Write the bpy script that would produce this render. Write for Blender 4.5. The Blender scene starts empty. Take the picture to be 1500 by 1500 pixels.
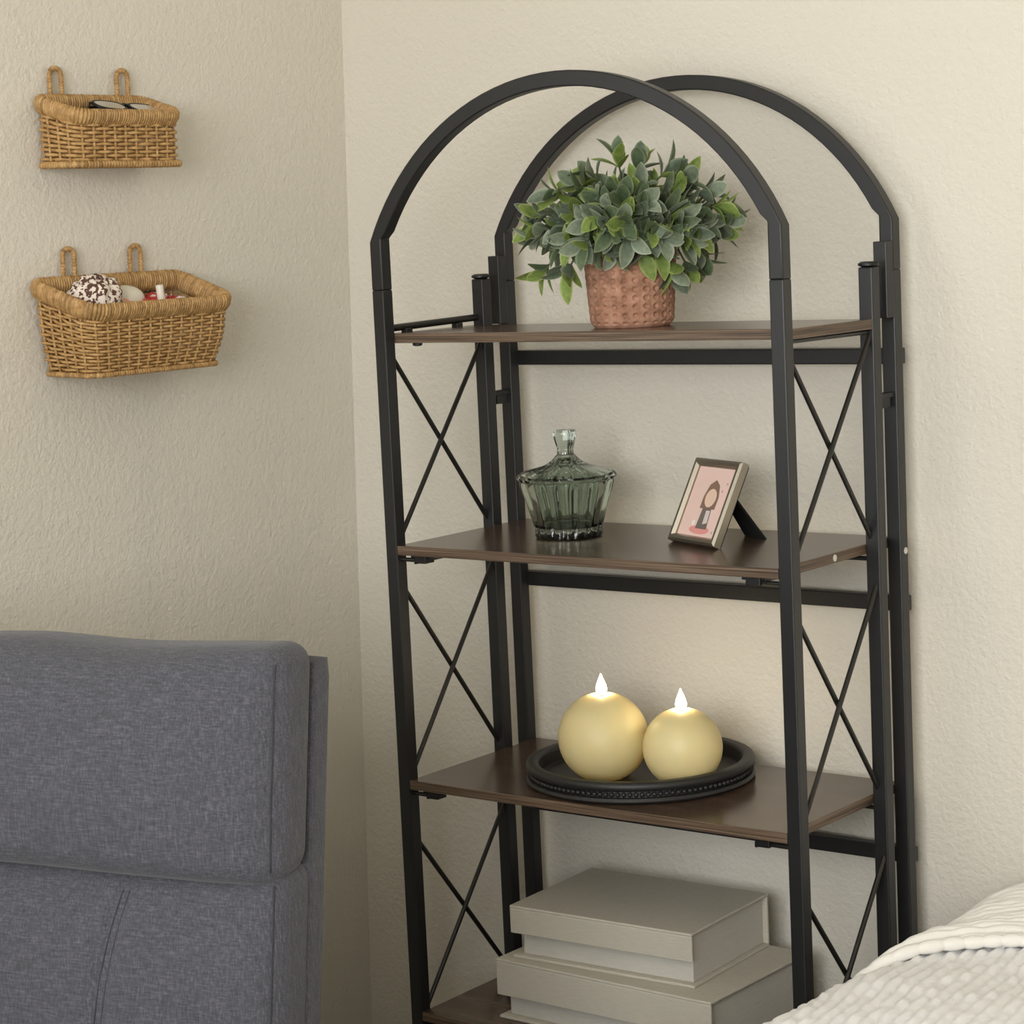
import bpy, bmesh, math, random
from mathutils import Vector, Matrix, Quaternion, noise
random.seed(7)
S = bpy.context.scene
COL = S.collection
PI = math.pi

# ------------------------------------------------------------------ camera
RIGHT = Vector((0.79316, 0.60720, -0.04707))
UP = Vector((-0.03749, 0.12583, 0.99134))
FWD = Vector((-0.60787, 0.78453, -0.12258))
cam_data = bpy.data.cameras.new('camera')
cam_data.sensor_fit = 'HORIZONTAL'
cam_data.sensor_width = 36.0
cam_data.lens = 3376.9 / 1500 * 36.0
cam_data.clip_start = 0.02
cam = bpy.data.objects.new('camera', cam_data)
COL.objects.link(cam)
m = Matrix((RIGHT, UP, -FWD)).transposed().to_4x4()
m.translation = Vector((1.91881, -2.20970, 1.41145))
cam.matrix_world = m
S.camera = cam

# ------------------------------------------------------------------ world, lights, exposure
world = bpy.data.worlds.new('sky')
S.world = world
world.use_nodes = True
wn = world.node_tree.nodes
wn['Background'].inputs[0].default_value = (0.80, 0.90, 1.0, 1)
wn['Background'].inputs[1].default_value = 1.5

def area(name, loc, target, sx, sy, power, color):
    d = bpy.data.lights.new(name, 'AREA')
    d.shape = 'RECTANGLE'; d.size = sx; d.size_y = sy
    d.energy = power; d.color = color
    o = bpy.data.objects.new(name, d); COL.objects.link(o)
    o.location = loc
    o.rotation_euler = (Vector(target) - Vector(loc)).to_track_quat('-Z', 'Y').to_euler()
    return o
# daylight entering through the two windows of the room
area('window_front_offscreen', (1.75, -3.66, 1.70), (1.75, 0.0, 1.70), 1.9, 1.2, 84, (0.985, 0.988, 0.985))
area('window_left_offscreen', (-0.43, -1.72, 1.60), (3.0, -1.72, 1.60), 1.0, 1.3, 8, (0.985, 0.988, 0.985))

S.view_settings.view_transform = 'Standard'
S.view_settings.look = 'None'
S.view_settings.gamma = 1
S.view_settings.use_curve_mapping = False
S.view_settings.exposure = 0.14

# ------------------------------------------------------------------ helpers
def srgb(r, g, b):
    f = lambda c: (c / 255 / 12.92) if c / 255 <= 0.04045 else ((c / 255 + 0.055) / 1.055) ** 2.4
    return (f(r), f(g), f(b), 1)

class Nodes:
    def __init__(s, name):
        s.m = bpy.data.materials.new(name); s.m.use_nodes = True
        s.t = s.m.node_tree; s.n = s.t.nodes; s.l = s.t.links
        s.b = s.n['Principled BSDF']; s.out = s.n['Material Output']
    def add(s, ty, **kw):
        n = s.n.new(ty)
        for k, v in kw.items():
            if k.startswith('i_'): n.inputs[k[2:].replace('_', ' ')].default_value = v
            else: setattr(n, k, v)
        return n
    def link(s, a, b): s.l.new(a, b)
    def coords(s, scale=(1, 1, 1), rot=(0, 0, 0)):
        tc = s.add('ShaderNodeTexCoord'); mp = s.add('ShaderNodeMapping')
        mp.inputs['Scale'].default_value = scale; mp.inputs['Rotation'].default_value = rot
        s.link(tc.outputs['Object'], mp.inputs['Vector']); return mp.outputs['Vector']
    def noise(s, vec, scale, detail=3, rough=0.5):
        n = s.add('ShaderNodeTexNoise'); n.inputs['Scale'].default_value = scale
        n.inputs['Detail'].default_value = detail; n.inputs['Roughness'].default_value = rough
        s.link(vec, n.inputs['Vector']); return n.outputs['Fac']
    def ramp(s, fac, stops):
        r = s.add('ShaderNodeValToRGB')
        while len(r.color_ramp.elements) < len(stops): r.color_ramp.elements.new(0.5)
        for e, (p, c) in zip(r.color_ramp.elements, stops): e.position = p; e.color = c
        s.link(fac, r.inputs['Fac']); return r.outputs['Color']
    def bump(s, fac, strength, dist):
        b = s.add('ShaderNodeBump'); b.inputs['Strength'].default_value = strength
        b.inputs['Distance'].default_value = dist
        s.link(fac, b.inputs['Height']); s.link(b.outputs['Normal'], s.b.inputs['Normal'])
    def mix(s, fac, a, b, mode='MIX'):
        x = s.add('ShaderNodeMix', data_type='RGBA', blend_type=mode)
        if isinstance(fac, float): x.inputs[0].default_value = fac
        else: s.link(fac, x.inputs[0])
        for v, i in ((a, 6), (b, 7)):
            if isinstance(v, tuple): x.inputs[i].default_value = v
            else: s.link(v, x.inputs[i])
        return x.outputs[2]
    def set(s, color=None, rough=None, metal=None, **kw):
        if color is not None:
            if isinstance(color, tuple): s.b.inputs['Base Color'].default_value = color
            else: s.link(color, s.b.inputs['Base Color'])
        if rough is not None: s.b.inputs['Roughness'].default_value = rough
        if metal is not None: s.b.inputs['Metallic'].default_value = metal
        for k, v in kw.items(): s.b.inputs[k.replace('_', ' ')].default_value = v
        return s

def plain(name, color, rough=0.5, metal=0.0, **kw):
    return Nodes(name).set(color, rough, metal, **kw).m

def tag(o, label=None, cat=None, group=None, kind=None):
    if label: o['label'] = label
    if cat: o['category'] = cat
    if group: o['group'] = group
    if kind: o['kind'] = kind
    return o

def empty(name, loc=(0, 0, 0), rz=0.0):
    o = bpy.data.objects.new(name, None); COL.objects.link(o)
    o.empty_display_size = 0.05
    o.location = loc; o.rotation_euler = (0, 0, rz); return o

def link_mesh(name, me, parent=None, mats=()):
    for mm in mats: me.materials.append(mm)
    o = bpy.data.objects.new(name, me); COL.objects.link(o)
    if parent: o.parent = parent
    return o

def finish(name, bm, mat, parent=None, smooth=False, bevel=0.0, segs=2, angle=None, normals=True):
    if normals: bmesh.ops.recalc_face_normals(bm, faces=bm.faces)
    me = bpy.data.meshes.new(name); bm.to_mesh(me); bm.free()
    mats = mat if isinstance(mat, (list, tuple)) else [mat]
    o = link_mesh(name, me, parent, mats)
    if smooth or angle is not None:
        for p in me.polygons: p.use_smooth = True
    if angle is not None: me.set_sharp_from_angle(angle=math.radians(angle))
    if bevel:
        b = o.modifiers.new('bevel', 'BEVEL'); b.width = bevel; b.segments = segs
        b.limit_method = 'ANGLE'; b.angle_limit = math.radians(40)
    return o

def box(bm, x0, x1, y0, y1, z0, z1, mi=0):
    v = [bm.verts.new((x, y, z)) for x in (x0, x1) for y in (y0, y1) for z in (z0, z1)]
    for q in ((0, 1, 3, 2), (4, 6, 7, 5), (0, 4, 5, 1), (2, 3, 7, 6), (0, 2, 6, 4), (1, 5, 7, 3)):
        f = bm.faces.new([v[i] for i in q]); f.material_index = mi
    return v

def frames(pts, closed=False, up=None):
    n = len(pts); T = []
    for i in range(n):
        a = pts[i - 1] if (i > 0 or closed) else pts[i]
        b = pts[(i + 1) % n] if (i < n - 1 or closed) else pts[i]
        t = (b - a); t = t.normalized() if t.length > 1e-9 else Vector((0, 0, 1)); T.append(t)
    nrm = Vector(up) if up else (Vector((0, 0, 1)) if abs(T[0].z) < 0.9 else Vector((1, 0, 0)))
    out = []
    for t in T:
        nrm = (nrm - t * nrm.dot(t)).normalized()
        out.append((nrm.copy(), t.cross(nrm)))
    return out

def tube(bm, pts, r, n=8, closed=False, up=None, flat=1.0, cap=True):
    pts = [Vector(p) for p in pts]
    fr = frames(pts, closed, up); rings = []
    for i, (p, (a, b)) in enumerate(zip(pts, fr)):
        rr = r[i] if isinstance(r, (list, tuple)) else r
        rings.append([bm.verts.new(p + a * (rr * math.cos(2 * PI * k / n)) + b * (rr * flat * math.sin(2 * PI * k / n))) for k in range(n)])
    m_ = len(rings)
    for i in range(m_ if closed else m_ - 1):
        A, B = rings[i], rings[(i + 1) % m_]
        for k in range(n): bm.faces.new((A[k], A[(k + 1) % n], B[(k + 1) % n], B[k]))
    if cap and not closed:
        bm.faces.new(rings[0][::-1]); bm.faces.new(rings[-1])
    return rings

def lathe(bm, prof, n=48, c=(0, 0, 0), rfun=None, capb=True, capt=True, mi=0):
    rings = []
    for (r, z) in prof:
        ring = []
        for k in range(n):
            a = 2 * PI * k / n
            rr = rfun(r, z, a) if rfun else r
            ring.append(bm.verts.new((c[0] + rr * math.cos(a), c[1] + rr * math.sin(a), c[2] + z)))
        rings.append(ring)
    for A, B in zip(rings, rings[1:]):
        for k in range(n):
            f = bm.faces.new((A[k], A[(k + 1) % n], B[(k + 1) % n], B[k])); f.material_index = mi
    if capb: bm.faces.new(rings[0][::-1]).material_index = mi
    if capt: bm.faces.new(rings[-1]).material_index = mi
    return rings

def torus(bm, R, r, n=64, k=10, c=(0, 0, 0), sz=1.0):
    rings = []
    for i in range(n):
        a = 2 * PI * i / n
        rings.append([bm.verts.new((c[0] + (R + r * math.cos(2 * PI * j / k)) * math.cos(a), c[1] + (R + r * math.cos(2 * PI * j / k)) * math.sin(a), c[2] + r * sz * math.sin(2 * PI * j / k))) for j in range(k)])
    for i in range(n):
        A, B = rings[i], rings[(i + 1) % n]
        for j in range(k): bm.faces.new((A[j], B[j], B[(j + 1) % k], A[(j + 1) % k]))

def nz(x, y, z): return noise.noise(Vector((x, y, z)))

# ------------------------------------------------------------------ materials
def wall_mat():
    N = Nodes('cream_textured_paint'); v = N.coords()
    big = N.noise(v, 1.3, 2); N.set(N.ramp(big, [(0.3, srgb(220, 214, 201)), (0.75, srgb(225, 219, 207))]), 0.75)
    a = N.noise(v, 120, 3, 0.55); b = N.noise(v, 230, 2, 0.5)
    s = N.add('ShaderNodeMath', operation='MULTIPLY_ADD'); N.link(b, s.inputs[0]); s.inputs[1].default_value = 0.4; N.link(a, s.inputs[2])
    N.bump(s.outputs[0], 0.40, 0.005); return N.m
M_WALL = wall_mat()
M_CEIL = plain('ceiling_paint', srgb(236, 232, 220), 0.85)
M_TRIM = plain('white_trim_paint', srgb(232, 228, 216), 0.5)
def floor_mat():
    N = Nodes('beige_carpet'); v = N.coords()
    N.set(N.ramp(N.noise(v, 260, 3), [(0.3, srgb(136, 128, 116)), (0.7, srgb(176, 168, 156))]), 0.95)
    N.bump(N.noise(v, 420, 2), 0.5, 0.004); return N.m
M_FLOOR = floor_mat()
def metal_mat():
    N = Nodes('black_powder_coat'); v = N.coords()
    N.set(srgb(31, 31, 32), 0.42); N.b.inputs['Specular IOR Level'].default_value = 0.5
    N.bump(N.noise(v, 900, 2), 0.06, 0.001); return N.m
M_METAL = metal_mat()
M_ROD = plain('dark_rod_metal', srgb(30, 28, 24), 0.4)
M_PLASTIC = plain('black_plastic', srgb(18, 18, 19), 0.45)
def wood_top():
    N = Nodes('rustic_brown_board'); v = N.coords((1.6, 16, 16))
    g = N.noise(v, 3.0, 5, 0.6)
    c1 = N.ramp(g, [(0.25, srgb(66, 52, 43)), (0.5, srgb(90, 72, 60)), (0.78, srgb(120, 98, 80))])
    v2 = N.coords((3.0, 90, 90)); g2 = N.noise(v2, 3.0, 3, 0.6)
    c2 = N.ramp(g2, [(0.35, srgb(92, 84, 80)), (0.65, srgb(205, 200, 196))])
    N.set(N.mix(0.35, c1, c2, 'MULTIPLY'), 0.22)
    N.b.inputs['Specular IOR Level'].default_value = 0.55
    N.bump(g2, 0.05, 0.001); return N.m
def wood_edge():
    N = Nodes('striped_board_edge'); v = N.coords((6, 6, 520)); g = N.noise(v, 1.0, 3, 0.6)
    N.set(N.ramp(g, [(0.32, srgb(54, 42, 33)), (0.5, srgb(92, 74, 58)), (0.68, srgb(128, 108, 90))]), 0.5); return N.m
M_WOOD, M_EDGE = wood_top(), wood_edge()
M_SCREW = plain('bright_screw', srgb(214, 212, 206), 0.35, 0.6)

# ------------------------------------------------------------------ the setting
YB = 0.31                     # back wall face
LEAN = 0.034                  # the left wall leans a little
def xl(z): return -0.3222 + LEAN * (z - 1.0)
XR, YF, ZC = 3.3, -3.60, 2.45

bm = bmesh.new(); box(bm, -0.6, XR + 0.1, YF - 0.1, YB + 0.1, -0.08, 0.0)
tag(finish('floor', bm, M_FLOOR), kind='structure')
bm = bmesh.new(); box(bm, -0.6, XR + 0.1, YF - 0.1, YB + 0.1, ZC, ZC + 0.08)
tag(finish('ceiling', bm, M_CEIL), kind='structure')
bm = bmesh.new(); box(bm, -0.6, XR + 0.1, YB, YB + 0.1, 0.0, ZC)
tag(finish('wall_back', bm, M_WALL), kind='structure')

def wall_with_hole(bm, axis, face, thick, a0, a1, h0, h1, z0, z1, lean=False):
    # a wall along the other axis from a0 to a1 with an opening h0..h1, z0..z1
    for (p, q, r, s_) in ((a0, h0, 0, ZC), (h1, a1, 0, ZC), (h0, h1, 0, z0), (h0, h1, z1, ZC)):
        if axis == 'y': box(bm, p, q, face - thick, face, r, s_)
        else:
            vs = box(bm, 0, 1, p, q, r, s_)
            for i, vv in enumerate(vs):
                vv.co.x = (xl(vv.co.z) if i >= 4 else xl(vv.co.z) - thick)
bm = bmesh.new(); wall_with_hole(bm, 'x', None, 0.12, YF, YB, -2.22, -1.22, 0.95, 2.25)
tag(finish('wall_left', bm, M_WALL), kind='structure')
bm = bmesh.new(); wall_with_hole(bm, 'y', YF, 0.1, -0.6, XR, 0.8, 2.7, 1.1, 2.3)
tag(finish('wall_front', bm, M_WALL), kind='structure')
bm = bmesh.new(); box(bm, XR, XR + 0.1, YF, YB, 0, ZC)
tag(finish('wall_right', bm, M_WALL), kind='structure')

def window_frame(name, horiz0, horiz1, z0, z1, put):
    root = empty(name); tag(root, kind='structure')
    w = 0.045
    for (a, b, c, d) in ((horiz0, horiz1, z0, z0 + w), (horiz0, horiz1, z1 - w, z1), (horiz0, horiz0 + w, z0, z1), (horiz1 - w, horiz1, z0, z1), ((horiz0 + horiz1) / 2 - w / 2, (horiz0 + horiz1) / 2 + w / 2, z0, z1)):
        bm = bmesh.new(); put(bm, a, b, c, d); finish('window_frame', bm, M_TRIM, root, bevel=0.004)
window_frame('window_1', 0.8, 2.7, 1.1, 2.3, lambda bm, a, b, c, d: box(bm, a, b, YF - 0.07, YF - 0.03 + 0.02, c, d))
def put_left(bm, a, b, c, d):
    vs = box(bm, 0, 1, a, b, c, d)
    for i, vv in enumerate(vs): vv.co.x = xl(vv.co.z) - (0.02 if i >= 4 else 0.06)
window_frame('window_2', -2.22, -1.22, 0.95, 2.25, put_left)

bm = bmesh.new(); box(bm, xl(0), XR, YB - 0.012, YB + 0.001, 0, 0.085)
tag(finish('baseboard_back', bm, M_TRIM, bevel=0.003), kind='structure')
bm = bmesh.new()
vs = box(bm, 0, 1, YF, YB, 0, 0.085)
for i, vv in enumerate(vs): vv.co.x = xl(vv.co.z) + (0.012 if i >= 4 else -0.001)
tag(finish('baseboard_left', bm, M_TRIM, bevel=0.003), kind='structure')

# ------------------------------------------------------------------ folding shelf unit
W, SS = 0.60, 0.0185
DM, DB = 0.202, 0.2555
Z1, Z2, Z3, Z4, Z5 = 1.2845, 1.0158, 0.7098, 0.400, 0.095
TH = 0.0122
unit = empty('folding_shelf_unit', (0, 0, 0))
tag(unit, 'black metal folding shelf unit with double arched top and brown wood boards', 'shelf')

def post(name, x0, y0, z0, z1, s=SS):
    bm = bmesh.new(); box(bm, x0, x0 + s, y0, y0 + s, z0, z1)
    return finish(name, bm, M_METAL, unit, bevel=0.0016)
def arch(name, y0):
    # square tube: short legs, a slight kink, then a round arch
    zs, zt, z_leg = 1.400, 1.5905, 1.3400
    h = zt - zs; R = (0.09 + h * h) / (2 * h); cz = zt - R; a0 = math.asin(0.3 / R)
    outer = [(0, z_leg), (0, zs)]; inner = [(SS, z_leg), (SS, zs + 0.0045)]
    n = 40; ri = R - SS; ai = math.asin((0.3 - SS) / ri) - 0.006
    for i in range(1, n):
        t = -1 + 2 * i / n
        outer.append((0.3 + R * math.sin(a0 * t), cz + R * math.cos(a0 * t)))
        inner.append((0.3 + ri * math.sin(ai * t), cz + ri * math.cos(ai * t)))
    outer += [(W, zs), (W, z_leg)]; inner += [(W - SS, zs + 0.0045), (W - SS, z_leg)]
    bm = bmesh.new(); rings = []
    for (o_, i_) in zip(outer, inner):
        rings.append([bm.verts.new((o_[0], y0, o_[1])), bm.verts.new((o_[0], y0 + SS, o_[1])), bm.verts.new((i_[0], y0 + SS, i_[1])), bm.verts.new((i_[0], y0, i_[1]))])
    for A, B in zip(rings, rings[1:]):
        for k in range(4): bm.faces.new((A[k], A[(k + 1) % 4], B[(k + 1) % 4], B[k]))
    bm.faces.new(rings[0]); bm.faces.new(rings[-1])
    o = finish(name, bm, M_METAL, unit, bevel=0.0016, angle=28)
    return o
arch('front_arch', 0.0); arch('back_arch', DB)
for xa in (0.0, W - SS):
    post('front_post', xa, 0.0, 0.02, 1.3400)
    post('middle_post', xa, DM, 0.02, 1.345)
    post('back_post', xa, DB, 0.02, 1.3400)
    # plastic caps and feet
    bm = bmesh.new(); lathe(bm, [(0.008, 0), (0.0125, 0.002), (0.0125, 0.0045), (0.009, 0.0065)], 20, (xa + SS / 2, DM + SS / 2, 1.345))
    finish('post_cap', bm, M_PLASTIC, unit, angle=40)
    for y0 in (0.0, DM, DB):
        bm = bmesh.new(); lathe(bm, [(0.011, 0), (0.011, 0.012), (0.008, 0.022)], 16, (xa + SS / 2, y0 + SS / 2, 0.0))
        finish('foot', bm, M_PLASTIC, unit, angle=40)
    # sleeve bracket in front of the back post
    bm = bmesh.new(); box(bm, xa + 0.0005, xa + SS - 0.0005, DB - 0.0165, DB + 0.0005, 1.283, 1.374)
    finish('sleeve_bracket', bm, M_METAL, unit, bevel=0.0012)
    # hinges between middle and back posts
    for zh in (1.188, 0.25):
        bm = bmesh.new(); box(bm, xa + 0.003, xa + SS - 0.003, DM + SS - 0.001, DB + 0.001, zh, zh + 0.006)
        box(bm, xa + 0.005, xa + SS - 0.005, DM + SS + 0.008, DB - 0.006, zh - 0.012, zh + 0.001)
        finish('hinge', bm, M_PLASTIC, unit, bevel=0.001)

def rod(name, a, b, r=0.0032, mat=M_ROD):
    bm = bmesh.new(); tube(bm, [a, b], r, 10); return finish(name, bm, mat, unit, angle=40)
for xa in (SS / 2, W - SS / 2):
    for (za, zb_) in ((1.272, 1.018), (0.974, 0.712), (0.640, 0.392), (0.335, 0.10)):
        for k, (ya, yb) in enumerate(((SS * 0.6, DM + SS * 0.4), (DM + SS * 0.4, SS * 0.6))):
            dx = 0.003 if k else -0.003
            rod('brace_rod', (xa + dx, ya, za), (xa + dx, yb, zb_))
# crossbars bolted behind the back frame
for zc in (1.2352, 0.9327, 0.6167, 0.30):
    bm = bmesh.new(); box(bm, 0.004, W - 0.0045, DB + SS - 0.001, DB + SS + 0.0145, zc - 0.0097, zc + 0.0097)
    finish('back_crossbar', bm, M_METAL, unit, bevel=0.0016)

def board(z_top, x0, x1, y0, y1):
    bm = bmesh.new(); box(bm, x0, x1, y0, y1, z_top - TH, z_top)
    for f in bm.faces:
        f.normal_update()
    bmesh.ops.recalc_face_normals(bm, faces=bm.faces)
    for f in bm.faces: f.material_index = 0 if abs(f.normal.z) > 0.5 else 1
    return finish('shelf_board', bm, [M_WOOD, M_EDGE], unit, bevel=0.0008)
board(Z1, 0.002, W - 0.001, SS + 0.0005, DM - 0.0005)
for z in (Z2, Z3, Z4, Z5): board(z, SS + 0.0004, W - SS - 0.0004, 0.0, DB + SS - 0.001)

def screw(x, y, z, r=0.0042):
    bm = bmesh.new()
    prof = [(r, -0.0003), (r, 0.0006), (r * 0.8, 0.0011), (r * 0.45, 0.0011), (r * 0.4, 0.0004)]
    lathe(bm, prof, 18)
    bmesh.ops.rotate(bm, verts=bm.verts, cent=(0, 0, 0), matrix=Matrix.Rotation(PI / 2, 3, 'Y'))
    bmesh.ops.translate(bm, verts=bm.verts, vec=(x, y, z))
    finish('screw', bm, M_SCREW, unit, angle=40)
screw(W - SS - 0.0002, 0.128, Z2 - TH / 2)
screw(W, DB + 0.0115, 1.000)
screw(SS, 0.115, Z2 - TH / 2)

# support wires and latches under the boards
for z in (Z2, Z3, Z4):
    zw = z - TH - 0.0065
    for sgn, xa in ((1, SS), (-1, W - SS)):
        bm = bmesh.new()
        tube(bm, [(xa - sgn * 0.004, 0.009, zw), (xa + sgn * 0.028, 0.009, zw), (xa + sgn * 0.034, 0.015, zw), (xa + sgn * 0.034, DM + 0.004, zw), (xa + sgn * 0.028, DM + 0.01, zw), (xa - sgn * 0.004, DM + 0.01, zw)], 0.0028, 8)
        finish('support_wire', bm, M_ROD, unit, angle=50)
        bm = bmesh.new()
        xc = xa + sgn * 0.035
        box(bm, xc - 0.010, xc + 0.008, 0.004, 0.022, z - TH - 0.0100, z - TH + 0.0003)
        box(bm, xc - 0.018, xc + 0.015, 0.006, 0.020, z - TH - 0.004, z - TH + 0.0003)
        box(bm, xc - 0.013, xc - 0.009, 0.006, 0.020, z - TH - 0.0115, z - TH - 0.004)
        finish('latch', bm, M_PLASTIC, unit, bevel=0.001)
rod('side_rod', (0.0055, SS * 0.5, 1.2905), (0.0055, DM + 0.004, 1.2945), 0.0046)
for yy in (0.055, 0.158):
    bm = bmesh.new(); box(bm, 0.003, 0.013, yy - 0.006, yy + 0.006, Z1 - 0.001, Z1 + 0.005)
    finish('rod_clip', bm, M_PLASTIC, unit, bevel=0.001)
rod('side_rod', (W - 0.008, SS * 0.5, 1.2700), (W - 0.008, DM + 0.004, 1.2690), 0.0028)
bm = bmesh.new(); lathe(bm, [(0.003, -0.0045), (0.006, -0.0035), (0.0065, 0.0002)], 14, (0.047, 0.028, Z1 - TH)); finish('bolt_head', bm, M_PLASTIC, unit, angle=50)

# ------------------------------------------------------------------ grey storage boxes
def linen(name, c0, c1):
    N = Nodes(name); v = N.coords((1, 1, 1))
    a = N.noise(N.coords((60, 900, 900)), 1.0, 2); b = N.noise(N.coords((900, 60, 900)), 1.0, 2)
    x = N.add('ShaderNodeMath', operation='ADD'); N.link(a, x.inputs[0]); N.link(b, x.inputs[1])
    h = N.add('ShaderNodeMath', operation='MULTIPLY'); N.link(x.outputs[0], h.inputs[0]); h.inputs[1].default_value = 0.5
    N.set(N.ramp(h.outputs[0], [(0.3, c0), (0.7, c1)]), 0.8); N.bump(h.outputs[0], 0.25, 0.0008); return N.m
M_BOX = linen('warm_grey_book_cloth', srgb(176, 170, 156), srgb(198, 192, 178))
M_BOXIN = linen('paler_grey_paper', srgb(184, 180, 170), srgb(200, 196, 186))
def storage_box(x, y, z, rz, w, d, h, flap, label):
    t = empty('storage_box', (x, y, z), rz); tag(t, label, 'box', 'grey storage boxes stacked on the shelf')
    b = 0.004
    bm = bmesh.new(); box(bm, 0.011, w - 0.007, 0.013, d - 0.004, b, h - b - 0.0005); finish('tray', bm, M_BOXIN, t, bevel=0.001)
    bm = bmesh.new(); box(bm, 0.0, w, 0.003, d, 0, b); finish('base_board', bm, M_BOX, t, bevel=0.0012)
    bm = bmesh.new(); box(bm, 0.0, w, d - b, d, b, h - b); finish('spine', bm, M_BOX, t, bevel=0.0012)
    bm = bmesh.new(); box(bm, 0.0, w, 0.0, d, h - b, h); box(bm, 0.0, w, 0.0, b, h - flap, h - b + 0.0006)
    finish('lid', bm, M_BOX, t, bevel=0.0014)
    return t
storage_box(0.1205, 0.032, Z4, math.radians(-1.3), 0.332, 0.223, 0.080, 0.048, 'larger grey cloth box at the bottom of the stack on the shelf')
storage_box(0.1385, 0.043, Z4 + 0.080, math.radians(2.2), 0.271, 0.192, 0.070, 0.0365, 'smaller grey cloth box lying on top of the larger box')

# ------------------------------------------------------------------ tray and candles
M_TRAY = plain('matt_black_wood', srgb(34, 33, 32), 0.5)
TX, TY, TZ = 0.2790, 0.1480, Z3
tray = empty('round_tray', (TX, TY, TZ)); tag(tray, 'round black beaded tray holding two candles', 'tray')
bm = bmesh.new()
prof = [(0.137, 0.0), (0.1435, 0.0012), (0.1455, 0.0045), (0.1435, 0.0080), (0.1390, 0.0088), (0.1385, 0.0163), (0.1430, 0.0170),
        (0.1455, 0.0195), (0.1455, 0.0235), (0.1440, 0.0265), (0.1415, 0.0276), (0.1320, 0.0276), (0.1300, 0.0262), (0.1290, 0.022), (0.1275, 0.0085), (0.1250, 0.0070)]
lathe(bm, prof, 96); finish('tray_body', bm, M_TRAY, tray, angle=50)
bm = bmesh.new()
nb = 118
for i in range(nb):
    a = 2 * PI * i / nb
    bmesh.ops.create_icosphere(bm, subdivisions=1, radius=0.0035, matrix=Matrix.Translation((0.1405 * math.cos(a), 0.1405 * math.sin(a), 0.0126)))
tag(finish('bead_ring', bm, M_TRAY, tray, smooth=True), kind='stuff')

def wax():
    N = Nodes('ivory_wax')
    N.set(srgb(236, 224, 172), 0.42)
    N.b.inputs['Subsurface Weight'].default_value = 0.25
    N.b.inputs['Subsurface Radius'].default_value = (0.02, 0.012, 0.005)
    N.b.inputs['Subsurface Scale'].default_value = 0.4
    tr = N.add('ShaderNodeBsdfTranslucent'); tr.inputs['Color'].default_value = srgb(255, 236, 170)
    mx = N.add('ShaderNodeMixShader'); mx.inputs[0].default_value = 0.22
    N.link(N.b.outputs[0], mx.inputs[1]); N.link(tr.outputs[0], mx.inputs[2]); N.link(mx.outputs[0], N.out.inputs['Surface'])
    return N.m
M_WAX = wax()
M_WICK = plain('wick', srgb(60, 46, 30), 0.8)
Nf = Nodes('led_flame'); Nf.set(srgb(255, 240, 200), 0.4)
Nf.b.inputs['Emission Color'].default_value = (1.0, 0.77, 0.46, 1); Nf.b.inputs['Emission Strength'].default_value = 48.0
M_FLAME = Nf.m
def candle(x, y, R, label):
    t = empty('ball_candle', (x, y, TZ + 0.0070)); tag(t, label, 'candle', 'lit ball candles on the round tray')
    zb, zt = -R * 0.90, R * 0.965
    prof = []
    a0, a1 = math.asin(zb / R), math.asin(zt / R)
    for i in range(33):
        a = a0 + (a1 - a0) * i / 32; prof.append((R * math.cos(a), R * math.sin(a) - zb))
    rt = prof[-1][0]
    prof = [(prof[0][0] * 0.93, 0.0)] + prof[0:]
    for (k, dz) in ((0.9, -0.0004), (0.75, -0.0020), (0.5, -0.0030), (0.2, -0.0033)): prof.append((rt * k, zt - zb + dz))
    bm = bmesh.new(); lathe(bm, prof, 64); finish('wax_body', bm, M_WAX, t, angle=60)
    top = zt - zb - 0.0033
    bm = bmesh.new(); tube(bm, [(0, 0, top - 0.001), (0, 0, top + 0.006)], 0.0011, 8); finish('wick', bm, M_WICK, t, smooth=True)
    bm = bmesh.new()
    fp = [(0.0012, 0.0), (0.0048, 0.0014), (0.0066, 0.0045), (0.0070, 0.0080), (0.0061, 0.0120), (0.0045, 0.0162), (0.0028, 0.0202), (0.0014, 0.0238), (0.0002, 0.0268)]
    lathe(bm, fp, 20, (0, 0, top + 0.0030)); finish('flame', bm, M_FLAME, t, smooth=True)
candle(0.2535, 0.1055, 0.0572, 'larger lit cream ball candle on the black tray')
candle(0.3590, 0.1262, 0.0497, 'smaller lit cream ball candle on the black tray')

# ------------------------------------------------------------------ green glass jar
Ng = Nodes('green_glass'); Ng.set(srgb(206, 217, 207), 0.03)
Ng.b.inputs['Transmission Weight'].default_value = 1.0; Ng.b.inputs['IOR'].default_value = 1.47
M_GLASS = Ng.m
jar = empty('glass_jar', (0.186, 0.1435, Z2)); tag(jar, 'fluted green glass jar with pointed lid on the shelf', 'jar')
NF = 20
def flute(r, z, a, amp):
    return r * (1 + amp * (abs(math.cos(NF * a / 2)) - 0.6))
bm = bmesh.new()
n = 192
outer = [(0.0395, 0.0), (0.0425, 0.0015), (0.0430, 0.007), (0.0415, 0.0105), (0.0450, 0.022), (0.0490, 0.036), (0.0530, 0.050), (0.0570, 0.062), (0.0590, 0.069), (0.0595, 0.073)]
inner = [(0.0555, 0.073), (0.0530, 0.062), (0.0470, 0.040), (0.0415, 0.020), (0.0380, 0.014), (0.0200, 0.0125), (0.004, 0.012)]
def rf(r, z, a): return r
rings = []
for i, (r, z) in enumerate(outer + inner):
    ring = []
    for k in range(n):
        a = 2 * PI * k / n
        amp = 0.0
        if i < len(outer): amp = 0.075 if 0.008 < z < 0.07 else 0.03
        if i == 0: amp = 0.05
        rr = flute(r, z, a, amp)
        ring.append(bm.verts.new((rr * math.cos(a), rr * math.sin(a), z)))
    rings.append(ring)
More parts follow.
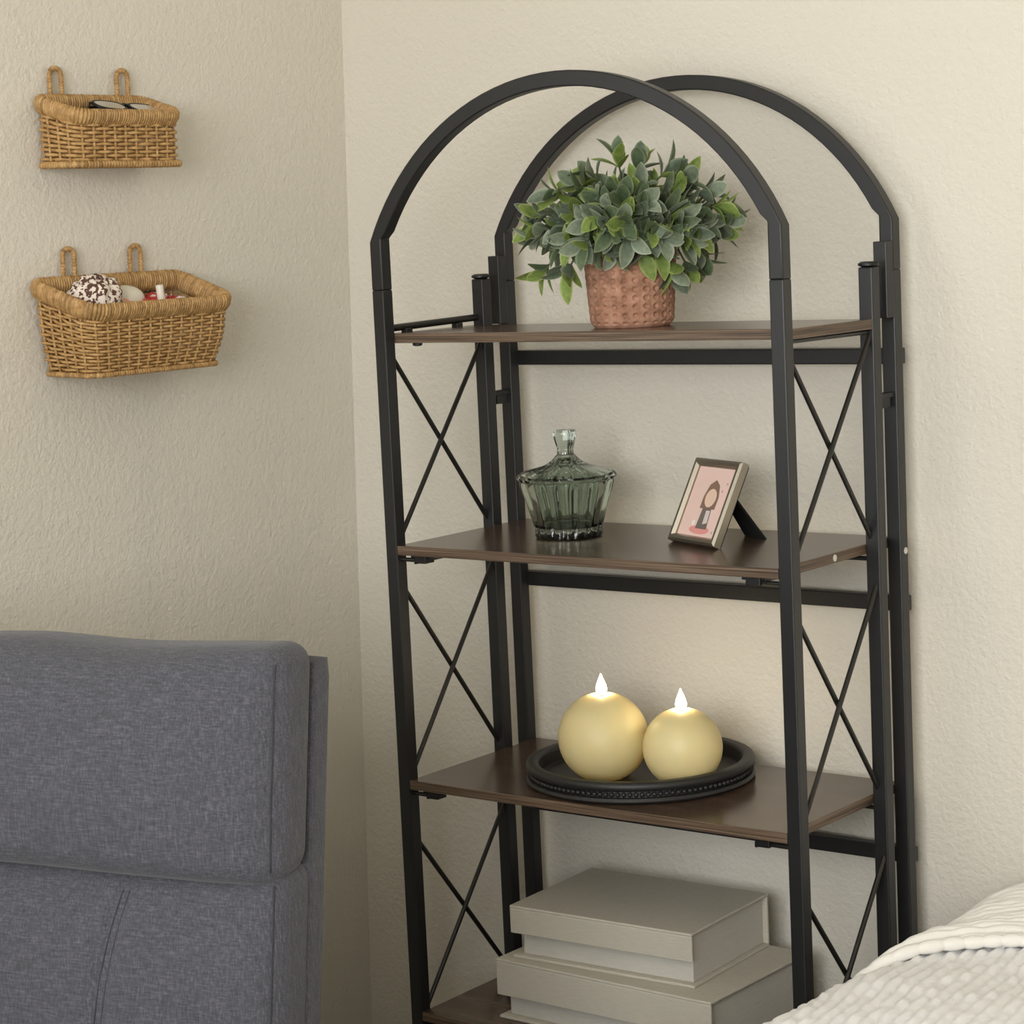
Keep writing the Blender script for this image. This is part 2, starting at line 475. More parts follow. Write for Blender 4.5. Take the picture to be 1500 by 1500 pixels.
for A, B in zip(rings, rings[1:]):
    for k in range(n): bm.faces.new((A[k], A[(k + 1) % n], B[(k + 1) % n], B[k]))
bm.faces.new(rings[0][::-1]); bm.faces.new(rings[-1])
finish('bowl', bm, M_GLASS, jar, angle=45)
bm = bmesh.new()
lo = [(0.0530, 0.0735), (0.0600, 0.0737), (0.0628, 0.0755), (0.0635, 0.0780), (0.0605, 0.0820), (0.0520, 0.0855), (0.0400, 0.0885), (0.0300, 0.0912), (0.0240, 0.0940), (0.0185, 0.0980), (0.0145, 0.1020), (0.0122, 0.1050)]
li = [(0.0085, 0.0990), (0.0180, 0.0925), (0.0300, 0.0875), (0.0420, 0.0840), (0.0530, 0.0810), (0.0560, 0.0785)]
rings = []
for i, (r, z) in enumerate(lo + [(0.0112, 0.1055)]):
    ring = []
    for k in range(n):
        a = 2 * PI * k / n
        amp = 0.06 if 0.078 < z < 0.100 else (0.03 if i > 0 else 0)
        rr = flute(r, z, a, amp); ring.append(bm.verts.new((rr * math.cos(a), rr * math.sin(a), z)))
    rings.append(ring)
inn = []
for (r, z) in li[::1]:
    inn.append([bm.verts.new((r * math.cos(2 * PI * k / n), r * math.sin(2 * PI * k / n), z)) for k in range(n)])
for A, B in zip(rings, rings[1:]):
    for k in range(n): bm.faces.new((A[k], A[(k + 1) % n], B[(k + 1) % n], B[k]))
bm.faces.new(rings[-1])
for A, B in zip(inn, inn[1:]):
    for k in range(n): bm.faces.new((A[k], A[(k + 1) % n], B[(k + 1) % n], B[k]))
bm.faces.new(inn[0])
A, B = inn[-1], rings[0]
for k in range(n): bm.faces.new((A[k], A[(k + 1) % n], B[(k + 1) % n], B[k]))
lid = finish('lid', bm, M_GLASS, jar, angle=45)
bm = bmesh.new()
kp = [(0.0108, 0.1052), (0.0100, 0.1090), (0.0101, 0.1140), (0.0118, 0.1190), (0.0134, 0.1250), (0.0143, 0.1310), (0.0142, 0.1350), (0.0126, 0.1368), (0.004, 0.1362)]
lathe(bm, kp, 96, rfun=lambda r, z, a: r * (1 + 0.05 * abs(math.cos(4 * a))))
finish('knob', bm, M_GLASS, lid, angle=50)

# ------------------------------------------------------------------ picture frame
M_SILVER = Nodes('brushed_champagne_metal').set(srgb(160, 153, 140), 0.3, 0.9).m
M_VELVET = plain('black_velvet_backing', srgb(10, 10, 11), 0.9)
M_MAT = plain('pale_pink_print', srgb(240, 208, 198), 0.55)
fa = -0.40; FT = 0.455; FW, FH = 0.100, 0.1085
pf = empty('picture_frame', (0.3385, 0.1395, Z2), fa); tag(pf, 'small silver picture frame with pink print on easel stand', 'picture frame')
ct, st = math.cos(FT), math.sin(FT)
def fp_(x, d, h):     # frame-plane point: x across, d in front (-) / behind (+) the face, h up the face
    return Vector((x, h * st + d * ct, h * ct - d * st + 0.0045))
def slab(name, x0, x1, h0, h1, d0, d1, mat, parent, bevel=0.0):
    bm = bmesh.new()
    vs = box(bm, x0, x1, d0, d1, h0, h1)
    for v in vs: v.co = fp_(v.co.x, v.co.y, v.co.z)
    return finish(name, bm, mat, parent, bevel=bevel)
def bar(pa, pb, pc, pd):   # mitred profile bar
    bm = bmesh.new()
    prof = []
    for (x, h) in (pa, pb, pc, pd): prof.append((x, h))
    # outer edge pa-pb, inner edge pd-pc
    lo_ = [bm.verts.new(fp_(x, 0.011, h)) for x, h in prof]
    mid = [bm.verts.new(fp_(x, d, h)) for (x, h), d in zip(prof, (0.0015, 0.0015, 0.003, 0.003))]
    top = []
    for i, (x, h) in enumerate(prof):
        j = (3, 2, 1, 0)[i]; k = 0.3
        top.append(bm.verts.new(fp_(x + (prof[j][0] - x) * k, -0.001, h + (prof[j][1] - h) * k)))
    for i in range(4):
        j = (i + 1) % 4
        bm.faces.new((lo_[i], lo_[j], mid[j], mid[i])); bm.faces.new((mid[i], mid[j], top[j], top[i]))
    bm.faces.new(top); bm.faces.new(lo_[::-1])
    finish('frame_bar', bm, M_SILVER, pf, angle=20)
bw = 0.0095
bar((0, 0), (FW, 0), (FW - bw, bw), (bw, bw)); bar((FW, 0), (FW, FH), (FW - bw, FH - bw), (FW - bw, bw))
bar((FW, FH), (0, FH), (bw, FH - bw), (FW - bw, FH - bw)); bar((0, FH), (0, 0), (bw, bw), (bw, FH - bw))
pic = slab('print', bw - 0.001, FW - bw + 0.001, bw - 0.001, FH - bw + 0.001, 0.0055, 0.0075, M_MAT, pf)
slab('backing', 0.002, FW - 0.002, 0.002, FH - 0.002, 0.0105, 0.0135, M_VELVET, pf)
def flat_shape(name, pts, depth, color):
    bm = bmesh.new(); bm.faces.new([bm.verts.new(fp_(x, 0.0055 - depth, h)) for x, h in pts])
    return finish(name, bm, plain('print_ink_' + name, color, 0.55), pic)
def ell(cx, ch, rx, rh, n=28): return [(cx + rx * math.cos(2 * PI * i / n), ch + rh * math.sin(2 * PI * i / n)) for i in range(n)]
cx = FW * 0.54
flat_shape('printed_pink_base', ell(cx - 0.002, 0.0185, 0.021, 0.0055), 0.0002, srgb(232, 156, 150))
flat_shape('printed_hair', [(cx - 0.016, 0.046), (cx - 0.0155, 0.062), (cx - 0.010, 0.077), (cx, 0.0835), (cx + 0.010, 0.077), (cx + 0.0155, 0.062), (cx + 0.015, 0.046)], 0.0003, srgb(140, 112, 96))
flat_shape('printed_face', ell(cx, 0.0600, 0.0112, 0.0120), 0.0004, srgb(238, 206, 184))
flat_shape('printed_body', [(cx - 0.011, 0.0200), (cx - 0.009, 0.0460), (cx + 0.009, 0.0460), (cx + 0.012, 0.0200)], 0.0004, srgb(118, 108, 102))
flat_shape('printed_sleeve', [(cx + 0.001, 0.0260), (cx + 0.000, 0.0440), (cx + 0.008, 0.0440), (cx + 0.010, 0.0280)], 0.0005, srgb(216, 206, 202))
flat_shape('printed_flower', ell(cx - 0.018, 0.0265, 0.0035, 0.004, 10), 0.0003, srgb(244, 238, 230))
for (ax, ah) in ((0.078, 0.080), (0.073, 0.070), (0.080, 0.017)):
    flat_shape('printed_speck', ell(ax, ah, 0.0016, 0.0018, 8), 0.0003, srgb(196, 168, 168))
# easel leg
bm = bmesh.new()
hin = fp_(FW * 0.5, 0.0135, FH * 0.74)
foot_y = hin.y + 0.050
for (wa, wb) in ((0.010, 0.021),):
    q = [Vector((FW * 0.5 - wa, hin.y, hin.z)), Vector((FW * 0.5 + wa, hin.y, hin.z)), Vector((FW * 0.5 + wb, foot_y, 0.0)), Vector((FW * 0.5 - wb, foot_y, 0.0))]
    lo_ = [bm.verts.new(v) for v in q]; hi = [bm.verts.new(v + Vector((0, 0.003, 0.0012))) for v in q]
    for v in lo_[2:]: v.co.z = 0
    for v in hi[2:]: v.co.z = 0.0
    for i in range(4): bm.faces.new((lo_[i], lo_[(i + 1) % 4], hi[(i + 1) % 4], hi[i]))
    bm.faces.new(lo_); bm.faces.new(hi)
finish('easel_leg', bm, M_VELVET, pf)

# ------------------------------------------------------------------ potted plant
def clay():
    N = Nodes('terracotta'); v = N.coords()
    N.set(N.ramp(N.noise(v, 70, 5, 0.65), [(0.28, srgb(130, 92, 72)), (0.5, srgb(168, 124, 100)), (0.75, srgb(196, 154, 130))]), 0.85)
    N.bump(N.noise(v, 420, 3), 0.4, 0.001); return N.m
M_CLAY = clay()
M_SOIL = plain('dark_soil', srgb(38, 32, 26), 0.95)
M_STEM = plain('green_stem', srgb(74, 84, 48), 0.7)
PX, PY = 0.3215, 0.1085
plant = empty('potted_plant', (PX, PY, Z1)); tag(plant, 'artificial green leafy plant in a dimpled terracotta pot', 'plant')
PH = 0.102
def pot_r(z):
    t = z / PH
    r = 0.0505 + 0.0072 * t
    if t < 0.10: r -= 0.0055 * (1 - t / 0.10) ** 2
    if t > 0.94: r -= 0.002 * ((t - 0.94) / 0.06) ** 2
    return r
bm = bmesh.new(); na, nzv = 350, 110; NC = 25
rings = []
for j in range(nzv + 1):
    z = PH * j / nzv; ring = []
    for k in range(na):
        a = 2 * PI * k / na; r = pot_r(z)
        ca = (a * NC / (2 * PI)) % 1.0 - 0.5
        dz = ((z - 0.010) / 0.0104) % 1.0 - 0.5
        if 0.005 < z < PH - 0.006:
            du = ca * (2 * PI * 0.054 / NC); dv = dz * 0.0104
            q = (du / 0.0036) ** 2 + (dv / 0.0033) ** 2
            if q < 1: r -= 0.0040 * (1 - q) ** 0.6
            r += 0.0005 * math.cos(2 * PI * ca)
        ring.append(bm.verts.new((r * math.cos(a), r * math.sin(a), z)))
    rings.append(ring)
for (r, z) in ((0.0530, PH - 0.001), (0.0515, PH - 0.004), (0.0500, PH - 0.014)):
    rings.append([bm.verts.new((r * math.cos(2 * PI * k / na), r * math.sin(2 * PI * k / na), z)) for k in range(na)])
for A, B in zip(rings, rings[1:]):
    for k in range(na): bm.faces.new((A[k], A[(k + 1) % na], B[(k + 1) % na], B[k]))
bm.faces.new(rings[0][::-1])
finish('pot', bm, M_CLAY, plant, smooth=True)
bm = bmesh.new(); lathe(bm, [(0.049, PH - 0.016), (0.0502, PH - 0.013), (0.03, PH - 0.010), (0.01, PH - 0.009)], 40); finish('soil', bm, M_SOIL, plant, smooth=True)

def leaf_mat(name, dark, light, edge):
    N = Nodes(name); v = N.coords()
    at = N.add('ShaderNodeAttribute', attribute_name='leaf_u')
    c = N.ramp(N.noise(v, 120, 3), [(0.3, dark), (0.7, light)])
    e = N.ramp(at.outputs['Fac'], [(0.62, (0, 0, 0, 1)), (1.0, (1, 1, 1, 1))])
    col = N.mix(e, c, edge)
    N.set(col, 0.55)
    tr = N.add('ShaderNodeBsdfTranslucent'); N.link(col, tr.inputs['Color'])
    mx = N.add('ShaderNodeMixShader'); mx.inputs[0].default_value = 0.18
    N.link(N.b.outputs[0], mx.inputs[1]); N.link(tr.outputs[0], mx.inputs[2]); N.link(mx.outputs[0], N.out.inputs['Surface'])
    return N.m
LEAF_M = [leaf_mat('leaf_grey_green', srgb(92, 106, 88), srgb(122, 134, 114), srgb(156, 166, 142)),
          leaf_mat('leaf_deep_green', srgb(78, 94, 68), srgb(104, 120, 90), srgb(138, 150, 118)),
          leaf_mat('leaf_dusty_green', srgb(122, 136, 116), srgb(152, 164, 142), srgb(182, 190, 166)),
          leaf_mat('leaf_fresh_green', srgb(112, 136, 66), srgb(146, 166, 88), srgb(176, 190, 116))]
def leaf_mesh(L, Wd, cup, curl, mat, twist):
    me = bpy.data.meshes.new('leaf'); bm = bmesh.new(); nl, nw = 8, 4
    lay = bm.verts.layers.float.new('leaf_u'); rows = []
    for i in range(nl + 1):
        t = i / nl
        w = Wd * 0.5 * (math.sin(PI * min(1, t ** 1.12)) ** 0.72 if 0 < t < 1 else 0.05)
        row = []
        for j in range(nw + 1):
            u = -1 + 2 * j / nw
            v = bm.verts.new((u * w, L * t, cup * w * (abs(u) ** 1.5) * 1.3 - curl * L * t * t + twist * u * w * t))
            v[lay] = abs(u) if t < 0.97 else 1.0; row.append(v)
        rows.append(row)
    for A, B in zip(rows, rows[1:]):
        for j in range(nw): bm.faces.new((A[j], A[j + 1], B[j + 1], B[j]))
    bm.to_mesh(me); bm.free(); me.materials.append(mat)
    for p in me.polygons: p.use_smooth = True
    return me
LEAVES = [[leaf_mesh(0.036 + 0.002 * (k % 3), 0.0185 + 0.0015 * (k % 2), 0.16 + 0.12 * (k % 2), 0.10 + 0.09 * (k % 3), mm, 0.15 * (k - 1)) for k in range(3)] for mm in LEAF_M]
rl = random.Random(21)
leaf_items = []
cam_dir = Vector((1.6, -2.32, 0.1)).normalized()
def sprig(tip, axis, big, fresh, nleaf):
    axis = axis.normalized()
    a = axis.orthogonal().normalized(); b = axis.cross(a); ph = rl.random() * 6.28
    for i in range(nleaf):
        lay_ = i // 3
        phi = ph + i * 2.2 + rl.uniform(-0.25, 0.25)
        spread = (0.38 + 0.30 * lay_) + rl.uniform(-0.12, 0.16)
        d = axis * math.cos(spread) + (a * math.cos(phi) + b * math.sin(phi)) * math.sin(spread)
        base = tip - axis * (0.005 * lay_ + 0.002)
        zax = axis - d * axis.dot(d)
        zax = zax.normalized() if zax.length > 1e-4 else a
        xax = d.cross(zax).normalized()
        mt = Matrix((xax, d, zax)).transposed().to_4x4()
        mt.translation = base
        if rl.random() < fresh: mi = 3
        else: mi = rl.choice((0, 0, 1, 1, 2))
        sc = big * rl.uniform(0.82, 1.12) * (1.0 - 0.05 * lay_)
        leaf_items.append((mt @ Matrix.Scale(sc, 4), mi, rl.randrange(3)))
root_pt = Vector((0, 0, PH + 0.003))
stem_pts = []
def add_sprig(dirv, length, big=1.0, fresh=0.22, droop=0.0, nleaf=6):
    dirv = dirv.normalized()
    start = root_pt + Vector((dirv.x * 0.026, dirv.y * 0.026, 0))
    mid = start + Vector((dirv.x * length * 0.45, dirv.y * length * 0.45, max(0.014, dirv.z * length * 0.62 + 0.012)))
    length *= 0.95
    tip = start + dirv * length + Vector((0, 0, -droop))
    axis = (tip - mid)
    stem_pts.append((start, mid, tip)); sprig(tip, axis, big, fresh, nleaf)
N_S = 84
for i in range(N_S):
    el = math.asin(0.06 + 0.93 * ((i + 0.5) / N_S)); az = i * 2.399963 + rl.uniform(-0.2, 0.2)
    L = (0.066 + 0.004 * math.sin(el)) * rl.uniform(0.78, 1.06)
    d = Vector((math.cos(az) * math.cos(el), math.sin(az) * math.cos(el), math.sin(el) * 0.90))
    # keep away from wall side a little
    add_sprig(d, L, 1.0, 0.24, 0.006 * (1 - math.sin(el)))
cr = Vector((0.79316, 0.6072, 0)).normalized(); cf = Vector((0.6072, -0.79316, 0)).normalized()
for (r_, f_, u_, L, dr, fr_) in ((-1, 0.15, 0.05, 0.082, 0.034, 0.7), (-0.85, 0.6, 0.0, 0.070, 0.030, 0.5), (0.85, 0.4, 0.0, 0.050, 0.034, 0.6), (1, 0.0, 0.05, 0.060, 0.026, 0.3), (0.75, 0.75, 0.0, 0.044, 0.034, 0.4),
                              (0.2, 1, 0.0, 0.034, 0.010, 0.7), (-0.35, 1, 0.1, 0.036, 0.012, 0.3), (0.55, 1, 0.1, 0.040, 0.010, 0.5), (-0.6, 0.9, 0.1, 0.046, 0.008, 0.4), (-0.05, 1, 0.3, 0.045, 0.004, 0.2), (0.35, 1, 0.4, 0.050, 0, 0.3), (-0.5, 1, 0.5, 0.056, 0, 0.5),
                              (1, 0.2, 0.42, 0.096, 0, 0.9), (1, 0.1, 0.22, 0.094, 0, 0.1), (1, -0.2, 0.12, 0.088, 0.004, 0.2), (0.95, 0.2, 0.70, 0.092, 0, 0.2),
                              (-1, 0.1, 0.45, 0.092, 0, 0.2), (-1, 0.2, 0.25, 0.090, 0, 0.5), (-1, 0.1, 0.15, 0.086, 0, 0.3), (-0.85, 0.3, 0.75, 0.096, 0, 0.2),
                              (-0.08, 0.1, 1, 0.098, 0, 0.4), (0.14, 0.0, 1, 0.092, 0, 0.5), (-0.4, 0.2, 1, 0.088, 0, 0.3), (0.45, 0.1, 1, 0.090, 0, 0.1), (-0.65, 0.4, 1, 0.088, 0, 0.3), (0.7, 0.3, 1, 0.088, 0, 0.2)):
    add_sprig(cr * r_ + cf * f_ + Vector((0, 0, u_)), L, 1.0, fr_, dr)
for (s_, m_, t_) in stem_pts:
    bm = bmesh.new(); tube(bm, [Vector((s_.x * 0.8, s_.y * 0.8, PH - 0.014)), s_, (s_ + m_) / 2 + Vector((0, 0, 0.004)), m_, t_], 0.0012, 5); finish('stem', bm, M_STEM, plant, smooth=True)
# keep leaves off the wall and off the shelf board
ok = []
for it in leaf_items:
    tip = it[0] @ Vector((0, 0.038, 0)); 
    if tip.y + PY > YB - 0.02 or tip.z < 0.012: continue
    ok.append(it)
leaf_items = ok
leaf_items.sort(key=lambda it: -(it[0].translation - root_pt).dot(cam_dir) - 0.6 * (it[0].translation - root_pt).length)
for (mt, mi, k) in leaf_items[:300]:
    o = bpy.data.objects.new('leaf', LEAVES[mi][k]); COL.objects.link(o); o.parent = plant; o.matrix_local = mt
rest = leaf_items[300:]
if rest:
    bm = bmesh.new()
    for (mt, mi, k) in rest:
        n0 = len(bm.verts); nf0 = len(bm.faces)
        bm.from_mesh(LEAVES[mi][k]); bm.verts.ensure_lookup_table(); bm.faces.ensure_lookup_table()
        for v in bm.verts[n0:]: v.co = mt @ v.co
        for f in bm.faces[nf0:]: f.material_index = mi; f.smooth = True
    me = bpy.data.meshes.new('inner_leaves'); bm.to_mesh(me); bm.free()
    tag(link_mesh('inner_leaves', me, plant, LEAF_M), kind='stuff')

# ------------------------------------------------------------------ wicker wall baskets
def wicker(name, c0, c1, c2):
    N = Nodes(name); v = N.coords()
    N.set(N.ramp(N.noise(v, 130, 4, 0.65), [(0.25, c0), (0.5, c1), (0.75, c2)]), 0.6)
    N.bump(N.noise(v, 700, 2), 0.3, 0.0006); return N.m
M_WEAVE = wicker('rattan_weave', srgb(140, 104, 60), srgb(186, 146, 92), srgb(214, 178, 124))
def wrap_mat(c0, c1, c2):
    N = Nodes('wrapped_rattan'); v = N.coords()
    at = N.add('ShaderNodeAttribute', attribute_name='strand_tint')
    a = N.ramp(N.noise(v, 130, 4, 0.65), [(0.25, c0), (0.5, c1), (0.75, c2)])
    t_ = N.ramp(at.outputs['Fac'], [(0.0, (0.50, 0.47, 0.42, 1)), (0.35, (0.88, 0.87, 0.85, 1)), (1.0, (1, 1, 1, 1))])
    N.set(N.mix(0.75, a, t_, 'MULTIPLY'), 0.6); return N.m
M_RIM = wrap_mat(srgb(146, 108, 62), srgb(190, 150, 96), srgb(212, 176, 122))

def rrect(y0, y1, x0, x1, r_front, n):
    """closed loop of (y, x) points; x is the distance from the wall; front corners rounded"""
    segs = []
    def arc(cy, cx_, r, a0, a1, k): return [(cy + r * math.cos(a0 + (a1 - a0) * i / k), cx_ + r * math.sin(a0 + (a1 - a0) * i / k)) for i in range(k + 1)]
    rb = 0.010
    P = []
    P += arc(y1 - rb, x0 + rb, rb, -PI / 2, 0, 5)
    P += arc(y1 - r_front, x1 - r_front, r_front, 0, PI / 2, 9)
    P += arc(y0 + r_front, x1 - r_front, r_front, PI / 2, PI, 9)
    P += arc(y0 + rb, x0 + rb, rb, PI, 1.5 * PI, 5)
    P.append(P[0])
    L = [0]
    for a, b in zip(P, P[1:]): L.append(L[-1] + math.hypot(b[0] - a[0], b[1] - a[1]))
    out = []; j = 0
    for i in range(n):
        s = L[-1] * i / n
        while L[j + 1] < s: j += 1
        t = (s - L[j]) / max(1e-9, L[j + 1] - L[j])
        out.append((P[j][0] + (P[j + 1][0] - P[j][0]) * t, P[j][1] + (P[j + 1][1] - P[j][1]) * t))
    return out

def basket(label, y0, y1, p, taper, zb, zback, zfront, rows, stakes, loops, loop_top, rfront, rim_r, base_r, bulge=0.0):
    wx = xl((zb + zback) / 2)
    t = empty('wicker_basket', (wx, (y0 + y1) / 2, zb)); t.rotation_euler = (0, math.atan(LEAN), 0)
    tag(t, label, 'basket', 'wicker baskets hung on the wall')
    yc = (y0 + y1) / 2; hw = (y1 - y0) / 2; H = zback - zb
    n = stakes * 4
    def ring(tt, off=0.0):
        k = 1 - taper * (1 - tt) ** 2.4
        kx = 1 - taper * 1.1 * (1 - tt) ** 2.4
        rf_ = rfront * (0.6 + 0.4 * tt)
        pts = rrect(-hw * k - off, hw * k + off, 0.004 - off * 0.3, p * kx + off, rf_, n)
        return pts
    def ztop(x): return H + (zfront - zback) * min(1, max(0, x / p))
    bm = bmesh.new()
    for r_ in range(rows):
        tt = (r_ + 0.5) / rows; pts = ring(tt, -rim_r * 0.35)
        path = []
        for i, (yy, xx) in enumerate(pts):
            ph = math.cos(2 * PI * i / 8 + (PI if r_ % 2 else 0))
            a = pts[i - 1]; b = pts[(i + 1) % n]
            tx, ty = b[0] - a[0], b[1] - a[1]; l = math.hypot(tx, ty) or 1
            ny, nx = ty / l, -tx / l           # outward in (y, x)
            cyd = yy; outw = 1 if (ny * cyd + nx * (xx - p / 2)) > 0 else -1
            o_ = 0.0030 * ph * outw
            zt = (ztop(xx) - rim_r * 0.8); zz = base_r * 0.6 + (zt - base_r * 0.6) * tt
            zz += 0.0005 * nz(i * 0.3, r_ * 3.7, 1.0 + H * 20)
            x_ = max(0.003, xx + nx * o_)
            path.append(Vector((x_, yy + ny * o_, zz)))
        rr = 0.5 * (ztop(p) - rim_r) / rows * 0.98
        tube(bm, path, rr, 5, closed=True, up=(0, 0, 1))
    tag(finish('weave', bm, M_WEAVE, t, smooth=True), kind='stuff')
    # stakes, running up inside the weave
    bm = bmesh.new()
    for s in range(stakes // 1):
        path = []
        for q in range(6):
            tt = q / 5; pts = ring(tt, -rim_r * 0.35); yy, xx = pts[(s * 4) % n]
            zt = ztop(xx) - rim_r * 0.6; path.append((max(0.003, xx), yy, base_r * 0.4 + (zt - base_r * 0.4) * tt))
        tube(bm, path, 0.0019, 5)
    tag(finish('stakes', bm, M_WEAVE, t, smooth=True), kind='stuff')
    # woven bottom
    bm = bmesh.new(); pts = ring(0.0, -rim_r * 0.4)
    lo_ = [bm.verts.new((max(0.003, x), y, 0.001)) for y, x in pts]; hi = [bm.verts.new((max(0.003, x), y, 0.004)) for y, x in pts]
    bm.faces.new(lo_); bm.faces.new(hi)
    for i in range(n): bm.faces.new((lo_[i], lo_[(i + 1) % n], hi[(i + 1) % n], hi[i]))
    finish('bottom', bm, M_WEAVE, t)
    # wrapped rim and base ring
    def wrapped(name, pts3, r, flat, pitch_n, closed=True):
        bm = bmesh.new(); L = len(pts3); dense = []; rad = []
        lay = bm.verts.layers.float.new('strand_tint')
        rr = random.Random(len(pts3))
        tot = pitch_n
        seg = 4
        for i in range(tot * seg):
            s = i / (tot * seg) * (L if closed else L - 1); a = int(s); f = s - a
            A = pts3[a % L]; B = pts3[(a + 1) % L] if closed else pts3[min(a + 1, L - 1)]
            dense.append(A.lerp(B, f))
            ph = (i % seg) / seg
            rad.append(r * ((0.70, 0.98, 1.04, 0.98)[i % seg] + 0.05 * nz(i * 0.21, r * 100, 3.3)))
        rgs = tube(bm, dense, rad, 9, closed=closed, up=(0, 0, 1) if closed else (1, 0, 0), flat=flat)
        tv = 0.5
        for i, rg in enumerate(rgs):
            if i % seg == 0: tv = rr.random()
            for vv in rg: vv[lay] = tv
        return finish(name, bm, M_RIM, t, smooth=True)
    pts = ring(1.0, -rim_r * 0.25)
    top3 = [Vector((max(rim_r * 0.62, x), y, ztop(x) - rim_r * 1.0)) for y, x in pts]
    wrapped('rim', top3, rim_r, 0.62, int(stakes * 4.6))
    pts = ring(0.0, -base_r * 0.2 + 0.001)
    wrapped('base_ring', [Vector((max(base_r * 0.9, x), y, base_r * 0.9)) for y, x in pts], base_r, 0.9, int(stakes * 4))
    for ly in loops:
        w = 0.0095; zt = loop_top - zb; z0 = H - rim_r * 1.2
        path = [Vector((0.006, ly - yc - w, z0))]
        path += [Vector((0.006, ly - yc - w, z0 + (zt - w - z0) * k / 6)) for k in range(1, 7)]
        path += [Vector((0.006, ly - yc - w * math.cos(PI * k / 10), zt - w + w * math.sin(PI * k / 10))) for k in range(1, 11)]
        path += [Vector((0.006, ly - yc + w, zt - w + (z0 - zt + w) * k / 6)) for k in range(1, 7)]
        wrapped('hanging_loop', path, 0.0033, 1.0, 34, closed=False)
    return t
bk1 = basket('small wicker wall basket hanging above the deeper basket', -0.273, -0.090, 0.078, 0.02, 1.5105, 1.604, 1.5825, 13, 26, (-0.2387, -0.1266), 1.634, 0.022, 0.0120, 0.0046)
bk2 = basket('deeper wicker wall basket holding hair scrunchies, hung above the armchair', -0.293, -0.040, 0.108, 0.13, 1.2535, 1.379, 1.3465, 20, 36, (-0.2316, -0.1174), 1.411, 0.024, 0.0135, 0.0036)

# contents of the baskets
bxx = xl(1.58)
gl = empty('eyeglasses', (bxx + 0.036, -0.146, 1.5850)); gl.rotation_euler = (math.radians(-3), math.radians(28), 0)
tag(gl, 'black framed eyeglasses lying in the small wicker basket', 'eyeglasses')
M_LENS = plain('pale_lens', srgb(196, 190, 178), 0.15)
for s_ in (-1, 1):
    bm = bmesh.new(); pts = []
    for i in range(28):
        a = 2 * PI * i / 28; e = 0.75
        pts.append((0.012 * math.copysign(abs(math.sin(a)) ** e, math.sin(a)), s_ * 0.031 + 0.025 * math.copysign(abs(math.cos(a)) ** e, math.cos(a)), 0))
    tube(bm, pts, 0.0022, 8, closed=True); rim_ = finish('frame_rim', bm, M_PLASTIC, gl, smooth=True)
    bm = bmesh.new(); bm.faces.new([bm.verts.new((p_[0], p_[1], 0)) for p_ in pts]); lens = finish('lens', bm, M_LENS, gl)
    sm_ = lens.modifiers.new('solid', 'SOLIDIFY'); sm_.thickness = 0.0015
    bm = bmesh.new(); tube(bm, [(-0.008, s_ * 0.056, 0), (-0.006, s_ * 0.058, -0.006), (0.0, s_ * 0.020, -0.007), (0.002, s_ * -0.028, -0.006)], 0.002, 8); finish('temple_arm', bm, M_PLASTIC, gl, smooth=True)
bm = bmesh.new(); tube(bm, [(-0.004, -0.008, 0), (-0.007, 0, 0.001), (-0.004, 0.008, 0)], 0.002, 8); finish('bridge', bm, M_PLASTIC, gl, smooth=True)

def spotted(name, base, spot, scale, thr):
    N = Nodes(name); v = N.coords()
    n1 = N.noise(v, scale, 2, 0.5)
    N.set(N.ramp(n1, [(thr - 0.02, base), (thr + 0.02, spot)]), 0.75); return N.m
M_LEO = spotted('brown_spotted_cloth', srgb(238, 226, 214), srgb(92, 58, 48), 190, 0.51)
M_RED = spotted('red_white_cloth', srgb(226, 206, 196), srgb(186, 58, 58), 70, 0.47)
M_PCH = spotted('peach_white_cloth', srgb(228, 168, 136), srgb(196, 84, 76), 60, 0.56)
M_CREAM = plain('cream_plastic', srgb(232, 226, 210), 0.4)
bx2 = xl(1.33)
def scrunchie(label, loc, R, r, rot, mat, sz=1.0, seed=0.0):
    bm = bmesh.new(); n, k = 72, 14; rings = []
    for i in range(n):
        a = 2 * PI * i / n; ring = []
        for j in range(k):
            b = 2 * PI * j / k
            rr = r * (1 + 0.16 * math.sin(a * 13 + 1.5 * math.sin(b + seed)) + 0.22 * nz(math.cos(a) * 2.5 + seed, math.sin(a) * 2.5, math.cos(b) + seed))
            ring.append(bm.verts.new(((R + rr * math.cos(b)) * math.cos(a), (R + rr * math.cos(b)) * math.sin(a), rr * sz * math.sin(b))))
        rings.append(ring)
    for i in range(n):
        A, B = rings[i], rings[(i + 1) % n]
        for j in range(k): bm.faces.new((A[j], B[j], B[(j + 1) % k], A[(j + 1) % k]))
    o = finish('hair_scrunchie', bm, mat, smooth=True); o.location = loc; o.rotation_euler = rot
    return tag(o, label, 'scrunchie')
bm = bmesh.new(); bmesh.ops.create_icosphere(bm, subdivisions=5, radius=1.0)
for v in bm.verts:
    p_ = v.co.copy()
    w_ = 1 + 0.16 * nz(p_.x * 1.7, p_.y * 1.7, p_.z * 1.7 + 3) + 0.07 * abs(nz(p_.x * 4 + 7, p_.y * 4, p_.z * 4)) + 0.05 * math.sin(7 * p_.y + 3 * p_.x + 4 * nz(p_.x * 2, p_.y * 2, p_.z * 2))
    v.co = Vector((0.031 * p_.x * w_, 0.040 * p_.y * w_, 0.036 * p_.z * w_))
o = finish('bundled_scarf', bm, M_LEO, smooth=True); o.location = (bx2 + 0.053, -0.2330, 1.3390); o.rotation_euler = (0.25, 0, 0)
tag(o, 'brown and white spotted scarf bundled in the deeper wicker basket', 'scarf')
scrunchie('peach and red scrunchie beside a white cap in the basket', (bx2 + 0.056, -0.168, 1.3300), 0.016, 0.0120, (0.1, 0.35, 0.2), M_PCH, 1.0, 1.2)
